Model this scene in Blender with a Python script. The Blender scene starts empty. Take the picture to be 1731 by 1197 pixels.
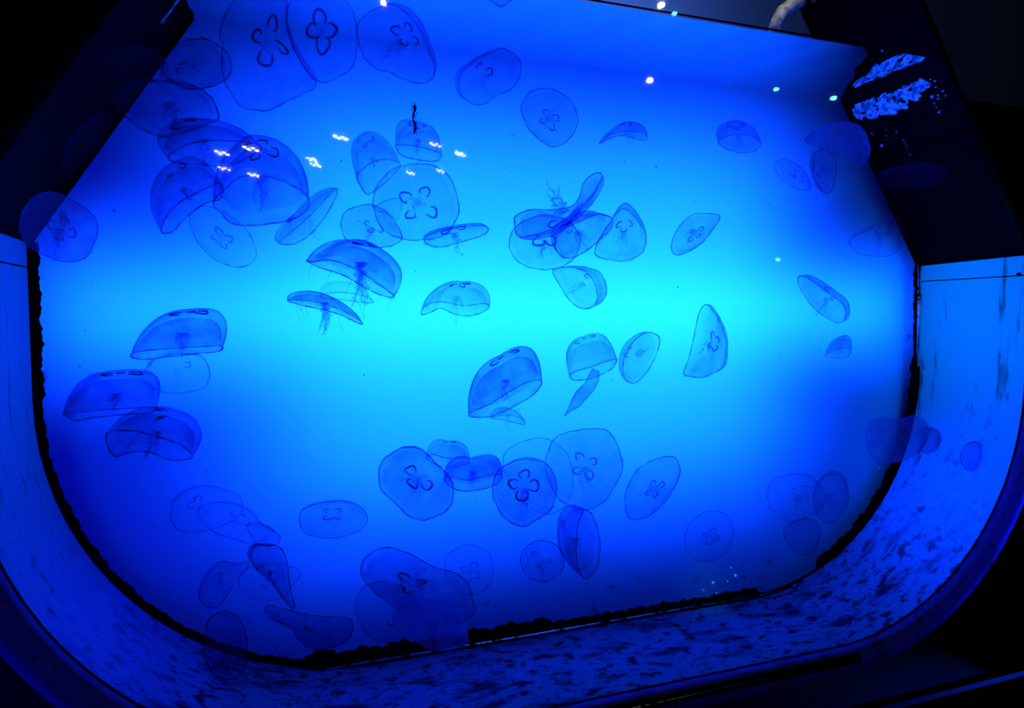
import bpy, bmesh, math, random
from mathutils import Vector, Matrix
PI = math.pi
SC = bpy.context.scene
COL = SC.collection
# ------------------------------------------------------------------ camera
FPX, CX, CY = 1132.8, 865.5, 598.5
CAM = Vector((0.5353, -1.8074, 0.8915))
def cam_axes(yaw=0.3324, pitch=-0.038, roll=-0.0118):
    f = Vector((math.sin(yaw)*math.cos(pitch), math.cos(yaw)*math.cos(pitch), math.sin(pitch)))
    r = f.cross(Vector((0, 0, 1))).normalized(); u = r.cross(f)
    return r*math.cos(roll)+u*math.sin(roll), -r*math.sin(roll)+u*math.cos(roll), f
CR, CU, CF = cam_axes()
cd = bpy.data.cameras.new('camera'); cam = bpy.data.objects.new('camera', cd); COL.objects.link(cam)
cd.sensor_width = 36; cd.lens = FPX/1731*36; cd.clip_start = 0.02
M3 = Matrix((CR, CU, -CF)).transposed()
cam.matrix_world = Matrix.Translation(CAM) @ M3.to_4x4()
SC.camera = cam
SC.view_settings.view_transform = 'Standard'; SC.view_settings.look = 'None'
SC.view_settings.exposure = 0.0; SC.view_settings.gamma = 1.0; SC.view_settings.use_curve_mapping = False
SC.cycles.transparent_max_bounces = 64; SC.cycles.max_bounces = 8
SC.cycles.diffuse_bounces = 3; SC.cycles.glossy_bounces = 4; SC.cycles.transmission_bounces = 6
SC.cycles.use_denoising = True
SC.cycles.sample_clamp_indirect = 4.0
# ------------------------------------------------------------------ world: a dark room
w = bpy.data.worlds.new('world'); SC.world = w; w.use_nodes = True
w.node_tree.nodes['Background'].inputs[0].default_value = (0.05, 0.08, 1, 1)
w.node_tree.nodes['Background'].inputs[1].default_value = 0.0025
# ------------------------------------------------------------------ tank measures (metres)
W, D, ZW, ZS, RC = 2.70, 0.377, 1.649, 1.10, 0.738
XB = 0.350           # horizontal reach of the sloping baffles at the waterline
# ------------------------------------------------------------------ lights: the blue lamps behind the tank, a room lamp and added fills
def area(name, loc, target, size, size_y, color, power, spread=180):
    l = bpy.data.lights.new(name, 'AREA'); l.shape = 'RECTANGLE'; l.size = size; l.size_y = size_y
    l.color = color; l.energy = power; l.spread = math.radians(spread)
    o = bpy.data.objects.new(name, l); COL.objects.link(o); o.location = loc
    o.rotation_euler = (Vector(target)-Vector(loc)).to_track_quat('-Z', 'Y').to_euler()
    return o
BLUE = (0.0010, 0.055, 1.0)      # saturated blue aquarium LEDs
area('back_tube_lamp', (1.322, 0.253, 0.94), (1.322, 0, 0.94), 2.52, 0.122, BLUE, 20, 102.7)
area('back_panel_lamp', (1.298, 0.448, 0.94), (1.298, 0, 0.94), 1.504, 0.898, BLUE, 57, 102.0)
area('back_fill_lamp', (1.0, 0.50, 0.85), (1.0, 0, 0.85), 2.2, 0.9, (0.0, 0.0, 1.0), 5.5, 165)  # added broad blue fill that lifts the panel's dark edges
area('side_fill_right', (3.15, -0.08, 0.98), (2.7, -0.28, 0.85), 0.5, 0.5, (0.0, 0.18, 1.0), 24, 130)  # added fill outside the shell, brightens its right side
area('side_fill_left', (-0.5, -0.08, 0.95), (0, -0.28, 0.85), 0.5, 0.5, (0.0, 0.06, 1.0), 17, 130)  # added fill outside the shell, brightens its left side
area('under_fill_right', (3.0, -0.10, 0.10), (2.50, -0.34, 0.26), 0.5, 0.4, (0.0, 0.035, 1.0), 34, 110)  # added fill for the lower right shell and flange
area('under_fill_left', (-0.2, -0.08, 0.0), (0.2, -0.32, 0.25), 0.5, 0.4, (0.0, 0.005, 1.0), 12, 150)  # added fill for the lower left shell and flange
ul = area('under_fill', (1.5, -0.21, -0.2), (1.5, -0.21, 0), 1.9, 0.08, (0.0, 0.01, 1.0), 4.5, 160); ul.rotation_euler = (PI, 0, 0)  # added strip below the tank, brightens the shell bottom
area('room_downlight', (0.9, -2.7, 2.75), (1.6, 0, 0.8), 0.07, 0.07, (1.0, 0.95, 0.75), 0.8, 90)
area('wall_fill_lamp', (1.9, 0.45, 2.2), (2.2, 1.0, 2.45), 0.4, 0.1, (0.07, 0.20, 1.0), 26, 160)  # added unseen lamp, gives the back wall its dim blue

# ------------------------------------------------------------------ materials
def mat(name):
    m = bpy.data.materials.new(name); m.use_nodes = True; nt = m.node_tree; nt.nodes.clear()
    out = nt.nodes.new('ShaderNodeOutputMaterial')
    def N(t, **k):
        n = nt.nodes.new(t)
        for a, b in k.items():
            if a in n.inputs.keys(): n.inputs[a].default_value = b
            else: setattr(n, a, b)
        return n
    def L(a, b): nt.links.new(a, b)
    return m, N, L, out.inputs['Surface']
def rgba(c): return (c[0], c[1], c[2], 1)
def plain(name, color, rough=0.5, metal=0.0, bump=0.0, scale=30):
    m, N, L, S = mat(name)
    p = N('ShaderNodeBsdfPrincipled'); p.inputs['Base Color'].default_value = rgba(color)
    p.inputs['Specular IOR Level'].default_value = (.5 if metal or max(color) > .01 else .02); p.inputs['Roughness'].default_value = rough; p.inputs['Metallic'].default_value = metal
    t = N('ShaderNodeTexCoord'); n = N('ShaderNodeTexNoise', Scale=scale, Detail=4.0); L(t.outputs['Object'], n.inputs['Vector'])
    r = N('ShaderNodeMapRange'); r.inputs['To Min'].default_value = max(0, rough-.1); r.inputs['To Max'].default_value = min(1, rough+.12)
    L(n.outputs['Fac'], r.inputs['Value']); L(r.outputs['Result'], p.inputs['Roughness'])
    if bump:
        b = N('ShaderNodeBump', Strength=bump); L(n.outputs['Fac'], b.inputs['Height']); L(b.outputs['Normal'], p.inputs['Normal'])
    L(p.outputs[0], S); return m
def emit(name, color, k):
    m, N, L, S = mat(name); e = N('ShaderNodeEmission'); e.inputs[0].default_value = rgba(color); e.inputs[1].default_value = k
    L(e.outputs[0], S); return m
def stained(name, base, layers, trans=0.8):
    """translucent white acrylic with dark algae stains. layers: (scale xyz, noise scale, threshold lo, hi, strength, position mask or None)"""
    m, N, L, S = mat(name)
    t = N('ShaderNodeTexCoord'); fac = None
    for (sc, ns, lo, hi, st, mask) in layers:
        mp = N('ShaderNodeMapping'); mp.inputs['Scale'].default_value = sc; L(t.outputs['Object'], mp.inputs[0])
        n = N('ShaderNodeTexNoise', Scale=ns, Detail=6.0, Roughness=0.65); L(mp.outputs[0], n.inputs['Vector'])
        r = N('ShaderNodeMapRange', interpolation_type='SMOOTHSTEP'); r.inputs['From Min'].default_value = lo; r.inputs['From Max'].default_value = hi
        r.inputs['To Max'].default_value = st; L(n.outputs['Fac'], r.inputs['Value']); o = r.outputs['Result']
        if mask:   # (axis, from, to): stains only grow on that stretch
            sx = N('ShaderNodeSeparateXYZ'); L(t.outputs['Object'], sx.inputs[0])
            r2 = N('ShaderNodeMapRange', interpolation_type='SMOOTHSTEP'); r2.inputs['From Min'].default_value = mask[1]; r2.inputs['From Max'].default_value = mask[2]
            L(sx.outputs[mask[0]], r2.inputs['Value'])
            mm = N('ShaderNodeMath', operation='MULTIPLY'); L(o, mm.inputs[0]); L(r2.outputs['Result'], mm.inputs[1]); o = mm.outputs[0]
        if fac is None: fac = o
        else:
            mx = N('ShaderNodeMath', operation='MAXIMUM'); L(fac, mx.inputs[0]); L(o, mx.inputs[1]); fac = mx.outputs[0]
    c = N('ShaderNodeMix', data_type='RGBA'); L(fac, c.inputs['Factor']); c.inputs['A'].default_value = rgba(base); c.inputs['B'].default_value = (0.004, 0.005, 0.01, 1)
    tr = N('ShaderNodeBsdfTranslucent'); df = N('ShaderNodeBsdfDiffuse'); L(c.outputs['Result'], tr.inputs[0]); L(c.outputs['Result'], df.inputs[0])
    mx = N('ShaderNodeMixShader'); mx.inputs[0].default_value = trans; L(df.outputs[0], mx.inputs[1]); L(tr.outputs[0], mx.inputs[2]); L(mx.outputs[0], S)
    return m
def weathered(c):
    m, N, L, S = mat('weathered_white_pipe'); p = N('ShaderNodeBsdfPrincipled', Roughness=.7)
    t = N('ShaderNodeTexCoord'); n = N('ShaderNodeTexNoise', Scale=55.0, Detail=6.0, Roughness=.7); L(t.outputs['Object'], n.inputs['Vector'])
    r = N('ShaderNodeValToRGB'); r.color_ramp.elements[0].position = .38; r.color_ramp.elements[0].color = (.12, .13, .11, 1); r.color_ramp.elements[1].position = .58; r.color_ramp.elements[1].color = rgba(c)
    L(n.outputs['Fac'], r.inputs[0]); L(r.outputs[0], p.inputs['Base Color']); b = N('ShaderNodeBump', Strength=.6); L(n.outputs['Fac'], b.inputs['Height']); L(b.outputs[0], p.inputs['Normal']); L(p.outputs[0], S); return m
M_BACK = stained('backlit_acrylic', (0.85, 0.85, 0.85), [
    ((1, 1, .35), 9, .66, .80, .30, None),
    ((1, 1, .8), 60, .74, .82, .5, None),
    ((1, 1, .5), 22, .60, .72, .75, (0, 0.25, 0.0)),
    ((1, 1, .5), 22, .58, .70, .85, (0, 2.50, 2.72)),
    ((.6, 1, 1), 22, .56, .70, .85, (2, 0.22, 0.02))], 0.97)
M_SHELL = stained('stained_shell_acrylic', (0.16, 0.165, 0.18), [
    ((.35, 1, .35), 16, .50, .66, .88, (2, 0.45, 0.02)),
    ((.5, 1, .5), 45, .56, .64, .95, (2, 0.50, 0.05)),
    ((2.2, 2.2, .3), 10, .56, .70, .80, None),
    ((3, 3, .5), 26, .64, .72, .85, None),
    ((1, 1.6, 1), 70, .58, .66, .95, (2, .9, .0)),
    ((.6, 1, .6), 30, .54, .60, .92, (2, .4, .1))], 0.55)
M_RIM = stained('clear_blue_rim', (0.045, 0.06, 0.26), [((1, 1, 1), 14, .5, .7, .8, (2, .5, .0)), ((1, 1, 1), 50, .58, .68, .9, None)], 0.5)
M_BLACK = plain('black_plastic', (0.0015, 0.0015, 0.0016), 0.75, 0, .2, 20)
M_RUB = plain('black_rubber', (0.001, 0.001, 0.001), 0.9, 0, .4, 60)
M_STEEL = plain('steel', (0.75, 0.72, 0.62), 0.32, 1.0, .1, 80)
M_PVC = weathered((0.55, 0.54, 0.48))
def rod_mat():
    m, N, L, S = mat('fouled_steel'); p = N('ShaderNodeBsdfPrincipled', Roughness=.2, Metallic=1.0); p.inputs['Base Color'].default_value = (.8, .76, .6, 1)
    d = N('ShaderNodeBsdfDiffuse'); d.inputs[0].default_value = (.002, .002, .002, 1)
    t = N('ShaderNodeTexCoord'); n = N('ShaderNodeTexNoise', Scale=22.0, Detail=5.0, Roughness=.7); L(t.outputs['Object'], n.inputs['Vector'])
    r = N('ShaderNodeMapRange'); r.inputs['From Min'].default_value = .5; r.inputs['From Max'].default_value = .58; L(n.outputs['Fac'], r.inputs['Value'])
    mx = N('ShaderNodeMixShader'); L(r.outputs['Result'], mx.inputs[0]); L(p.outputs[0], mx.inputs[1]); L(d.outputs[0], mx.inputs[2]); L(mx.outputs[0], S); return m
M_ROD = rod_mat()
M_ROOM = plain('dark_room_paint', (0.05, 0.055, 0.06), 0.9)
M_CAB = plain('black_cabinet', (0.002, 0.002, 0.002), 0.8)
M_LAMP = emit('lamp_glow', (0.8, 1.0, 1.0), 150)
M_LAMPB = emit('lamp_glow_blue', (0.12, 0.5, 1.0), 60)
M_HOUS = plain('lamp_housing', (0.02, 0.02, 0.02), 0.5)

def glass_pane_mat():
    m, N, L, S = mat('clear_front_acrylic')
    f = N('ShaderNodeFresnel', IOR=1.45); t = N('ShaderNodeBsdfTransparent'); g = N('ShaderNodeBsdfAnisotropic', Roughness=0.022)
    g.inputs['Color'].default_value = (1, 1, 1, 1); t.inputs[0].default_value = (0.985, 0.99, 0.995, 1)
    mx = N('ShaderNodeMixShader'); L(f.outputs[0], mx.inputs[0]); L(t.outputs[0], mx.inputs[1]); L(g.outputs[0], mx.inputs[2]); L(mx.outputs[0], S); return m
M_PANE = glass_pane_mat()
def water_mat():
    m, N, L, S = mat('water_surface'); g = N('ShaderNodeBsdfGlass', IOR=1.333, Roughness=0.004)
    L(g.outputs[0], S); return m
M_WATER = water_mat()
def jelly_mat(name, body, rim, absorb, scat, patch=.45, nscale=16.0, pw=2.0):
    """thin gelatinous shell: lets most light through, denser where one looks along it"""
    m, N, L, S = mat(name)
    lw = N('ShaderNodeLayerWeight'); lw.inputs['Blend'].default_value = 0.5
    p = N('ShaderNodeMath', operation='POWER'); L(lw.outputs['Facing'], p.inputs[0]); p.inputs[1].default_value = pw
    r = N('ShaderNodeMapRange'); L(p.outputs[0], r.inputs['Value']); r.inputs['To Min'].default_value = body; r.inputs['To Max'].default_value = rim
    tc = N('ShaderNodeTexCoord'); n = N('ShaderNodeTexNoise', Scale=nscale, Detail=5.0, Roughness=.6); L(tc.outputs['Object'], n.inputs['Vector'])
    r2 = N('ShaderNodeMapRange'); L(n.outputs['Fac'], r2.inputs['Value']); r2.inputs['From Min'].default_value = .3; r2.inputs['From Max'].default_value = .7
    r2.inputs['To Min'].default_value = 1-patch; r2.inputs['To Max'].default_value = 1+patch
    mu = N('ShaderNodeMath', operation='MULTIPLY', use_clamp=True); L(r.outputs['Result'], mu.inputs[0]); L(r2.outputs['Result'], mu.inputs[1])
    t0 = N('ShaderNodeBsdfTransparent'); t1 = N('ShaderNodeBsdfTransparent'); t1.inputs[0].default_value = rgba(absorb)
    tl = N('ShaderNodeBsdfTranslucent'); tl.inputs[0].default_value = (0.25, 0.4, 1, 1)
    df = N('ShaderNodeBsdfDiffuse'); df.inputs[0].default_value = (0.25, 0.4, 1, 1)
    sc = N('ShaderNodeMixShader'); sc.inputs[0].default_value = .5; L(tl.outputs[0], sc.inputs[1]); L(df.outputs[0], sc.inputs[2])
    a = N('ShaderNodeMixShader'); a.inputs[0].default_value = scat; L(t1.outputs[0], a.inputs[1]); L(sc.outputs[0], a.inputs[2])
    b = N('ShaderNodeMixShader'); L(mu.outputs[0], b.inputs[0]); L(t0.outputs[0], b.inputs[1]); L(a.outputs[0], b.inputs[2]); L(b.outputs[0], S)
    return m
AB = (0.04, 0.16, 0.60)
JM = {k: jelly_mat('jelly_'+k, *v) for k, v in {
    'faint': (0.08, 0.42, (0.25, .30, .72), .04), 'mid': (0.21, 0.78, (0.14, .17, .60), .05),
    'dense': (0.34, 0.95, (0.08, .12, .48), .05), 'front': (0.48, 0.80, (0.08, .10, .36), .30)}.items()}
JS = {k: jelly_mat('inner_'+k, *v, .8, 12.0, 1.3) for k, v in {
    'faint': (0.03, 0.12, (0.2, .25, .7), .02), 'mid': (0.10, 0.26, (0.12, .18, .6), .03),
    'dense': (0.20, 0.42, (0.06, .10, .45), .03), 'front': (0.15, 0.3, (0.10, .12, .40), .2)}.items()}
def four(pre, patch, sc, f, m, d, fr):
    return {k: jelly_mat(pre+k, *v, patch, sc) for k, v in zip(('faint', 'mid', 'dense', 'front'), (f, m, d, fr))}
JR = four('rim_', .75, 38.0, (.38, .5, (.12, .15, .5), .03), (.55, .7, (.05, .10, .42), .03), (.75, .9, (.02, .04, .30), .03), (.45, .6, (.08, .12, .5), .35))
JG = four('gonad_', .4, 60.0, (.50, .65, (.08, .12, .5), .02), (.72, .9, (.03, .05, .32), .02), (.85, .95, (.015, .02, .22), .02), (.55, .75, (.04, .06, .35), .1))
JA = four('arm_', .5, 50.0, (.12, .35, (.2, .25, .65), .03), (.24, .5, (.12, .2, .6), .03), (.36, .65, (.05, .10, .45), .03), (.3, .6, (.1, .15, .5), .25))

# ------------------------------------------------------------------ helpers
def ray(px, py): return (CF + CR*((px-CX)/FPX) - CU*((py-CY)/FPX))
def at(px, py, Y):
    d = ray(px, py); return CAM + d*((Y-CAM.y)/d.y)
def link(name, me, m, parent=None, smooth=True):
    o = bpy.data.objects.new(name, me); COL.objects.link(o)
    if m: me.materials.append(m)
    if smooth: me.polygons.foreach_set('use_smooth', [True]*len(me.polygons))
    if parent:
        o.parent = parent; o.matrix_parent_inverse = parent.matrix_world.inverted() if False else Matrix.Translation(-parent.location)
    return o
def mesh(name, V, F, m, parent=None, smooth=True):
    me = bpy.data.meshes.new(name); me.from_pydata([tuple(v) for v in V], [], F); me.update()
    return link(name, me, m, parent, smooth)
def tag(o, label, cat, group=None, kind=None):
    o['label'] = label; o['category'] = cat
    if group: o['group'] = group
    if kind: o['kind'] = kind
    return o
def empty(name, loc):
    o = bpy.data.objects.new(name, None); COL.objects.link(o); o.location = loc; o.empty_display_size = .05; return o
def tube_geo(P, r, n=6, closed=False, V=None, F=None):
    V = [] if V is None else V; F = [] if F is None else F
    P = [Vector(p) for p in P]; N_ = len(P); b0 = len(V); up = Vector((0.31, 0.2, 0.93)).normalized()
    for i, p in enumerate(P):
        a = P[(i-1) % N_] if (closed or i > 0) else p; c = P[(i+1) % N_] if (closed or i < N_-1) else p
        t = (c-a); t = t.normalized() if t.length > 1e-9 else Vector((0, 0, 1))
        s = t.cross(up); s = s.normalized() if s.length > 1e-4 else Vector((1, 0, 0)); q = s.cross(t)
        rr = r[i] if isinstance(r, (list, tuple)) else r
        for k in range(n):
            an = 2*PI*k/n; V.append(p + (s*math.cos(an)+q*math.sin(an))*rr)
    for i in range(N_ if closed else N_-1):
        j = (i+1) % N_
        for k in range(n):
            l = (k+1) % n; F.append((b0+i*n+k, b0+i*n+l, b0+j*n+l, b0+j*n+k))
    if not closed:
        F.append(tuple(b0+k for k in range(n))[::-1]); F.append(tuple(b0+(N_-1)*n+k for k in range(n)))
    return V, F
def box_geo(V, F, lo, hi):
    b = len(V)
    for z in (lo[2], hi[2]):
        for x, y in ((lo[0], lo[1]), (hi[0], lo[1]), (hi[0], hi[1]), (lo[0], hi[1])): V.append(Vector((x, y, z)))
    for f in ((3, 2, 1, 0), (4, 5, 6, 7), (0, 1, 5, 4), (1, 2, 6, 5), (2, 3, 7, 6), (3, 0, 4, 7)): F.append(tuple(b+i for i in f))
def U_path(x0=0.0, x1=W, z0=0.0, rc=RC, top=ZS, n=20):
    """U profile left top -> bottom -> right top, in (x, z)"""
    P = [(x0, top-(top-rc-z0)*i/8) for i in range(8)]
    P += [(x0+rc-rc*math.cos(a), z0+rc-rc*math.sin(a)) for a in [PI/2*i/n for i in range(n+1)]]
    xa, xb = x0+rc, x1-rc
    P += [(xa+(xb-xa)*i/12, z0) for i in range(1, 12)]
    P += [(x1-rc+rc*math.sin(a), z0+rc-rc*math.cos(a)) for a in [PI/2*i/n for i in range(n+1)]]
    P += [(x1, rc+z0+(top-rc-z0)*i/8) for i in range(1, 9)]
    return P
def interp(P, t):
    """polyline point at pixel-free arc fraction"""
    return P

# ------------------------------------------------------------------ the room
def quad(name, pts, m):
    o = mesh(name, [Vector(p) for p in pts], [tuple(range(len(pts)))], m, None, False); o['kind'] = 'structure'; return o
quad('wall_back', [(-2.5, 1.0, -0.75), (6, 1.0, -0.75), (6, 1.0, 3.4), (-2.5, 1.0, 3.4)], M_ROOM)
quad('floor', [(-2.5, -5, -0.75), (6, -5, -0.75), (6, 1.0, -0.75), (-2.5, 1.0, -0.75)], M_CAB)
quad('ceiling', [(-2.5, -5, 3.4), (-2.5, 1.0, 3.4), (6, 1.0, 3.4), (6, -5, 3.4)], M_CAB)

# ------------------------------------------------------------------ the tank
tank = empty('aquarium_tank', (W/2, -D/2, -0.06))
tag(tank, 'wide glowing jellyfish tank with a flat lit back, rounded bottom corners and stained curved shell', 'aquarium')
def inner_poly(z_top=ZW+0.05, sub=1):
    P = U_path(top=ZS)
    return [(P[0][0], z_top)] + P + [(P[-1][0], z_top)]
# back panel (lit from behind)
P = [(XB, ZW+.03)] + U_path(top=ZS) + [(W-XB, ZW+.03)]
V = [Vector((x, 0.0, z)) for x, z in P] + [Vector((x, 0.012, z)) for x, z in P]; n = len(P)
# a translucent sheet: single face so that lamps behind shine through it
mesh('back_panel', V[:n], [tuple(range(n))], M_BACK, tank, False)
# curved shell
P = U_path(top=ZS+0.0); n = len(P); NY = 10; V = []; F = []
for j in range(NY+1):
    y = -D*j/NY
    for x, z in P: V.append(Vector((x, y, z)))
for j in range(NY):
    for i in range(n-1): F.append((j*n+i, j*n+i+1, (j+1)*n+i+1, (j+1)*n+i))
mesh('shell', V, F, M_SHELL, tank)
# flange around the front edge
V = []; F = []; Q = U_path(-0.062, W+0.062, -0.062, RC+0.062, ZS)
for (y) in (-D, -D-0.03):
    for x, z in P: V.append(Vector((x, y, z)))
    for x, z in Q: V.append(Vector((x, y, z)))
for i in range(n-1):
    F += [(i, i+1, n+i+1, n+i), (2*n+i+1, 2*n+i, 3*n+i, 3*n+i+1), (n+i, n+i+1, 3*n+i+1, 3*n+i), (i+1, i, 2*n+i, 2*n+i+1)]
mesh('front_flange', V, F, M_RIM, tank)
# dark glue line where shell meets flange
V, F = tube_geo([(x, -D-0.001, z) for x, z in P], 0.0035, 6); mesh('glue_line', V, F, M_RUB, tank)
# front pane
PP = inner_poly(ZW+0.35); n = len(PP)
V = [Vector((x, -D-0.012, z)) for x, z in PP]
mesh('front_pane', V, [tuple(range(n))], M_PANE, tank, False)
# gasket round the back, thickness varies, ragged
rng = random.Random(4)
GS = [0.0]
def base_w(i, wd):
    GS[0] += (wd-GS[0])*.35 if i else wd
    return GS[0]*(1+.10*math.sin(i*.31)+.08*math.sin(i*.83+1)+.05*math.sin(i*1.9+2))+(rng.random()**4*.005 if i > 0 and 315 < i < 540 else rng.random()**5*.002)
def resample(P, step):
    out = [P[0]]; acc = 0
    for a, b in zip(P[:-1], P[1:]):
        L = math.dist(a, b); k = max(1, int(L/step))
        for i in range(1, k+1): out.append((a[0]+(b[0]-a[0])*i/k, a[1]+(b[1]-a[1])*i/k))
    return out
G = resample(U_path(top=ZS), 0.005); V = []; F = []; m_ = len(G)
for i, (x, z) in enumerate(G):
    # inward normal
    a = G[max(0, i-1)]; b = G[min(m_-1, i+1)]; tx, tz = b[0]-a[0], b[1]-a[1]; L = math.hypot(tx, tz); nx, nz = -tz/L, tx/L
    bottom = z < 0.02
    wd = 0.018 + rng.random()*0.003 if z > 0.75 else 0.012 + rng.random()*0.006
    if x > 1.9 and 0.0 < z < 0.75: wd = 0.030 + rng.random()*0.006
    if x < 0.7 and z < 0.55: wd = 0.014+rng.random()*0.006
    if bottom: wd = 0.020 + rng.random()*0.012 + (0.014 if x < 1.25 else 0)
    if x > 2.0 and z < 0.06: wd = 0.002
    wd = base_w(i, wd)
    V += [Vector((x, -0.004, z)), Vector((x+nx*wd, -0.006, z+nz*wd)), Vector((x, -0.03 if bottom else -0.018, z+0.0015*nz))]
for i in range(m_-1):
    a = 3*i; F += [(a, a+3, a+4, a+1), (a+1, a+4, a+5, a+2)]
mesh('gasket', V, F, M_RUB, tank, False)
V, F = tube_geo([(W-0.014, -0.022, ZS+0.01), (W-0.014, -0.022, .9), (W-0.015, -0.022, 0.74)], 0.0065, 10); mesh('steel_rod', V, F, M_ROD, tank)
V, F = tube_geo([(0.62, -0.030, 0.012), (1.2, -0.03, 0.010), (2.16, -0.026, 0.010)], 0.0035, 8); mesh('steel_rod', V, F, M_ROD, tank)
V, F = tube_geo([(1.15, -D-0.035, -0.022), (1.75, -D-0.035, -0.020)], 0.0035, 8); mesh('steel_rod', V, F, M_ROD, tank)
# black seal under the front edge
V = []; F = []; box_geo(V, F, (0.60, -D-0.034, -0.034), (2.02, -D-0.0305, -0.008)); mesh('front_seal', V, F, M_RUB, tank, False)
# seam and bolts on the shell sides
for X, s in ((0, 1), (W, -1)):
    V, F = tube_geo([(X+s*0.001, -0.01, ZS-0.058), (X+s*0.001, -D, ZS-0.064)], 0.0018, 6); mesh('seam', V, F, M_RUB, tank)
V = []; F = []
def disc_geo(V, F, c, nrm, r, h, n=12):
    c = Vector(c); nrm = Vector(nrm).normalized(); V2, F2 = tube_geo([c, c+nrm*h], r, n, False, V, F); return V2, F2
disc_geo(V, F, (W, -0.355, ZS-0.060), (-1, 0, 0), 0.006, 0.006); mesh('bolt', V, F, M_BLACK, tank)
# ---- sloping black baffles in the two upper corners
def baffle(sx, X0, label):
    b = empty('corner_baffle', (X0, -D/2, ZS)); tag(b, label, 'panel')
    ux, uz = sx*XB, ZW+0.30-ZS; k = (ZW-ZS)
    def pt(t, y, off=0.0):     # t along the slope 0 at the bottom, 1 at the waterline
        nx, nz = k, -sx*XB     # towards the inside
        L = math.hypot(nx, nz); sgn = sx
        return Vector((X0 + sx*XB*t + sgn*nx/L*off, y, ZS + k*t + sgn*nz/L*off))
    V = []; F = []
    for y in (0.0, -D):
        for t, off in ((0, 0), (1.5, 0), (1.5, -0.012), (0, -0.012)): V.append(pt(t, y, off))
    F = [(0, 1, 5, 4), (1, 2, 6, 5), (2, 3, 7, 6), (3, 0, 4, 7), (3, 2, 1, 0), (4, 5, 6, 7)]
    mesh('board', V, F, M_BLACK, b, False)
    # edge frame strips along the front, bottom and back
    for (a, c, r) in (((0, -D+.004, .003), (1.4, -D+.004, .003), .0035), ((0, -0.008, .003), (1.0, -0.008, .003), .007), ((0.004, -0.01, .003), (0.004, -D, .003), .004)):
        V, F = tube_geo([pt(*a), pt(*c)], r, 6); mesh('edge_strip', V, F, M_BLACK, b)
    return b, pt
bR, ptR = baffle(-1, W, 'black sloping board in the upper right corner of the tank')
bL, ptL = baffle(1, 0, 'black sloping board in the upper left corner of the tank')
# ribs and clips on the right board
for t0, t1, y in ((0.60, 0.66, -0.13), (0.585, 0.60, -0.20)):
    pass
for px, py in ((1490, 247), (1633, 208)):
    pass
def on_board(pt, t, y, off=0.004): return pt(t, y, off)
for (t, y) in ((.71, -.075), (.86, -.30)):
    V, F = tube_geo([ptR(t, y, .0), ptR(t, y, .008)], .005, 10); mesh('clip', V, F, plain('clip_metal', (.35, .5, .9), .3, .6), bR)
V, F = [], []
for k in range(7):
    p = ptR(.62+.014*k, -.155, .003); tube_geo([p+Vector((0, -.003, 0)), p+Vector((0, .003, 0))], .0014, 5, False, V, F)
mesh('perforation', V, F, M_PVC, bR)
V, F = tube_geo([ptR(.655, -.02, .004), ptR(.655, -D+.01, .004)], .004, 6); mesh('crossbar', V, F, M_BLACK, bR)
V, F = tube_geo([ptL(.85, -.17, .012), ptL(1.0, -.18, .016), ptL(1.3, -.16, .016)], .0028, 8); mesh('stay_rod', V, F, M_PVC, bL)
V, F = tube_geo([ptL(.02, -.05, .004), ptL(.02, -D+.01, .004)], .005, 6); mesh('crossbar', V, F, M_BLACK, bL)

# ---- foam on the right board at the waterline
def foam():
    r = random.Random(11); V = []; F = []
    def blob(t, y, a, n=10):
        c = ptR(t, y, .004); q = ptR(t+.01, y, .004)-c; e1 = q.normalized(); e2 = Vector((0, 1, 0)); nn = (ptR(t, y, .02)-c).normalized()
        b = len(V); V.append(c+nn*a*.25)
        ph = r.random()*6
        for i in range(n):
            an = 2*PI*i/n; rr = a*(1+.28*math.sin(3*an+ph)+.15*r.random()); V.append(c+e1*math.cos(an)*rr*.7+e2*math.sin(an)*rr+nn*.001)
        for i in range(n): F.append((b, b+1+i, b+1+(i+1) % n))
    for _ in range(150):
        y = -.03 - r.random()**1.0*.27; t = .955 - r.random()*.09*(.4+.6*math.sin(PI*min(1, max(0, (-y-.02)/.28)))) - .02*r.random()
        blob(t, y, .005+.009*r.random())
    for _ in range(16):
        y = -.29 - r.random()*.05; t = .97 - r.random()*.20; blob(t, y, .0015+.003*r.random(), 7)
    for _ in range(10):
        y = -.05 - r.random()*.1; t = .88 - r.random()*.2; blob(t, y, .001+.0025*r.random(), 7)
    m, N, L, S = mat('wet_foam'); d = N('ShaderNodeBsdfDiffuse'); d.inputs[0].default_value = (.8, .85, .9, 1)
    tc = N('ShaderNodeTexCoord'); n = N('ShaderNodeTexNoise', Scale=60.0, Detail=5.0); L(tc.outputs['Object'], n.inputs['Vector'])
    mx = N('ShaderNodeMix', data_type='RGBA'); mr = N('ShaderNodeMapRange'); mr.inputs['From Min'].default_value = .42; mr.inputs['From Max'].default_value = .6
    L(n.outputs['Fac'], mr.inputs['Value']); L(mr.outputs['Result'], mx.inputs['Factor']); mx.inputs['A'].default_value = (.15, .17, .2, 1); mx.inputs['B'].default_value = (.95, .95, .95, 1)
    L(mx.outputs['Result'], d.inputs[0]); L(d.outputs[0], S)
    o = mesh('foam', V, F, m, None, False)
    tag(o, 'ragged patch of wet foam clinging to the black board at the waterline', 'foam', kind='stuff')
foam()
area('foam_lamp', (1.75, -.25, 1.50), (2.4, -.18, 1.6), .12, .05, (0.0, .05, 1.0), 0.5, 90)

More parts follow.
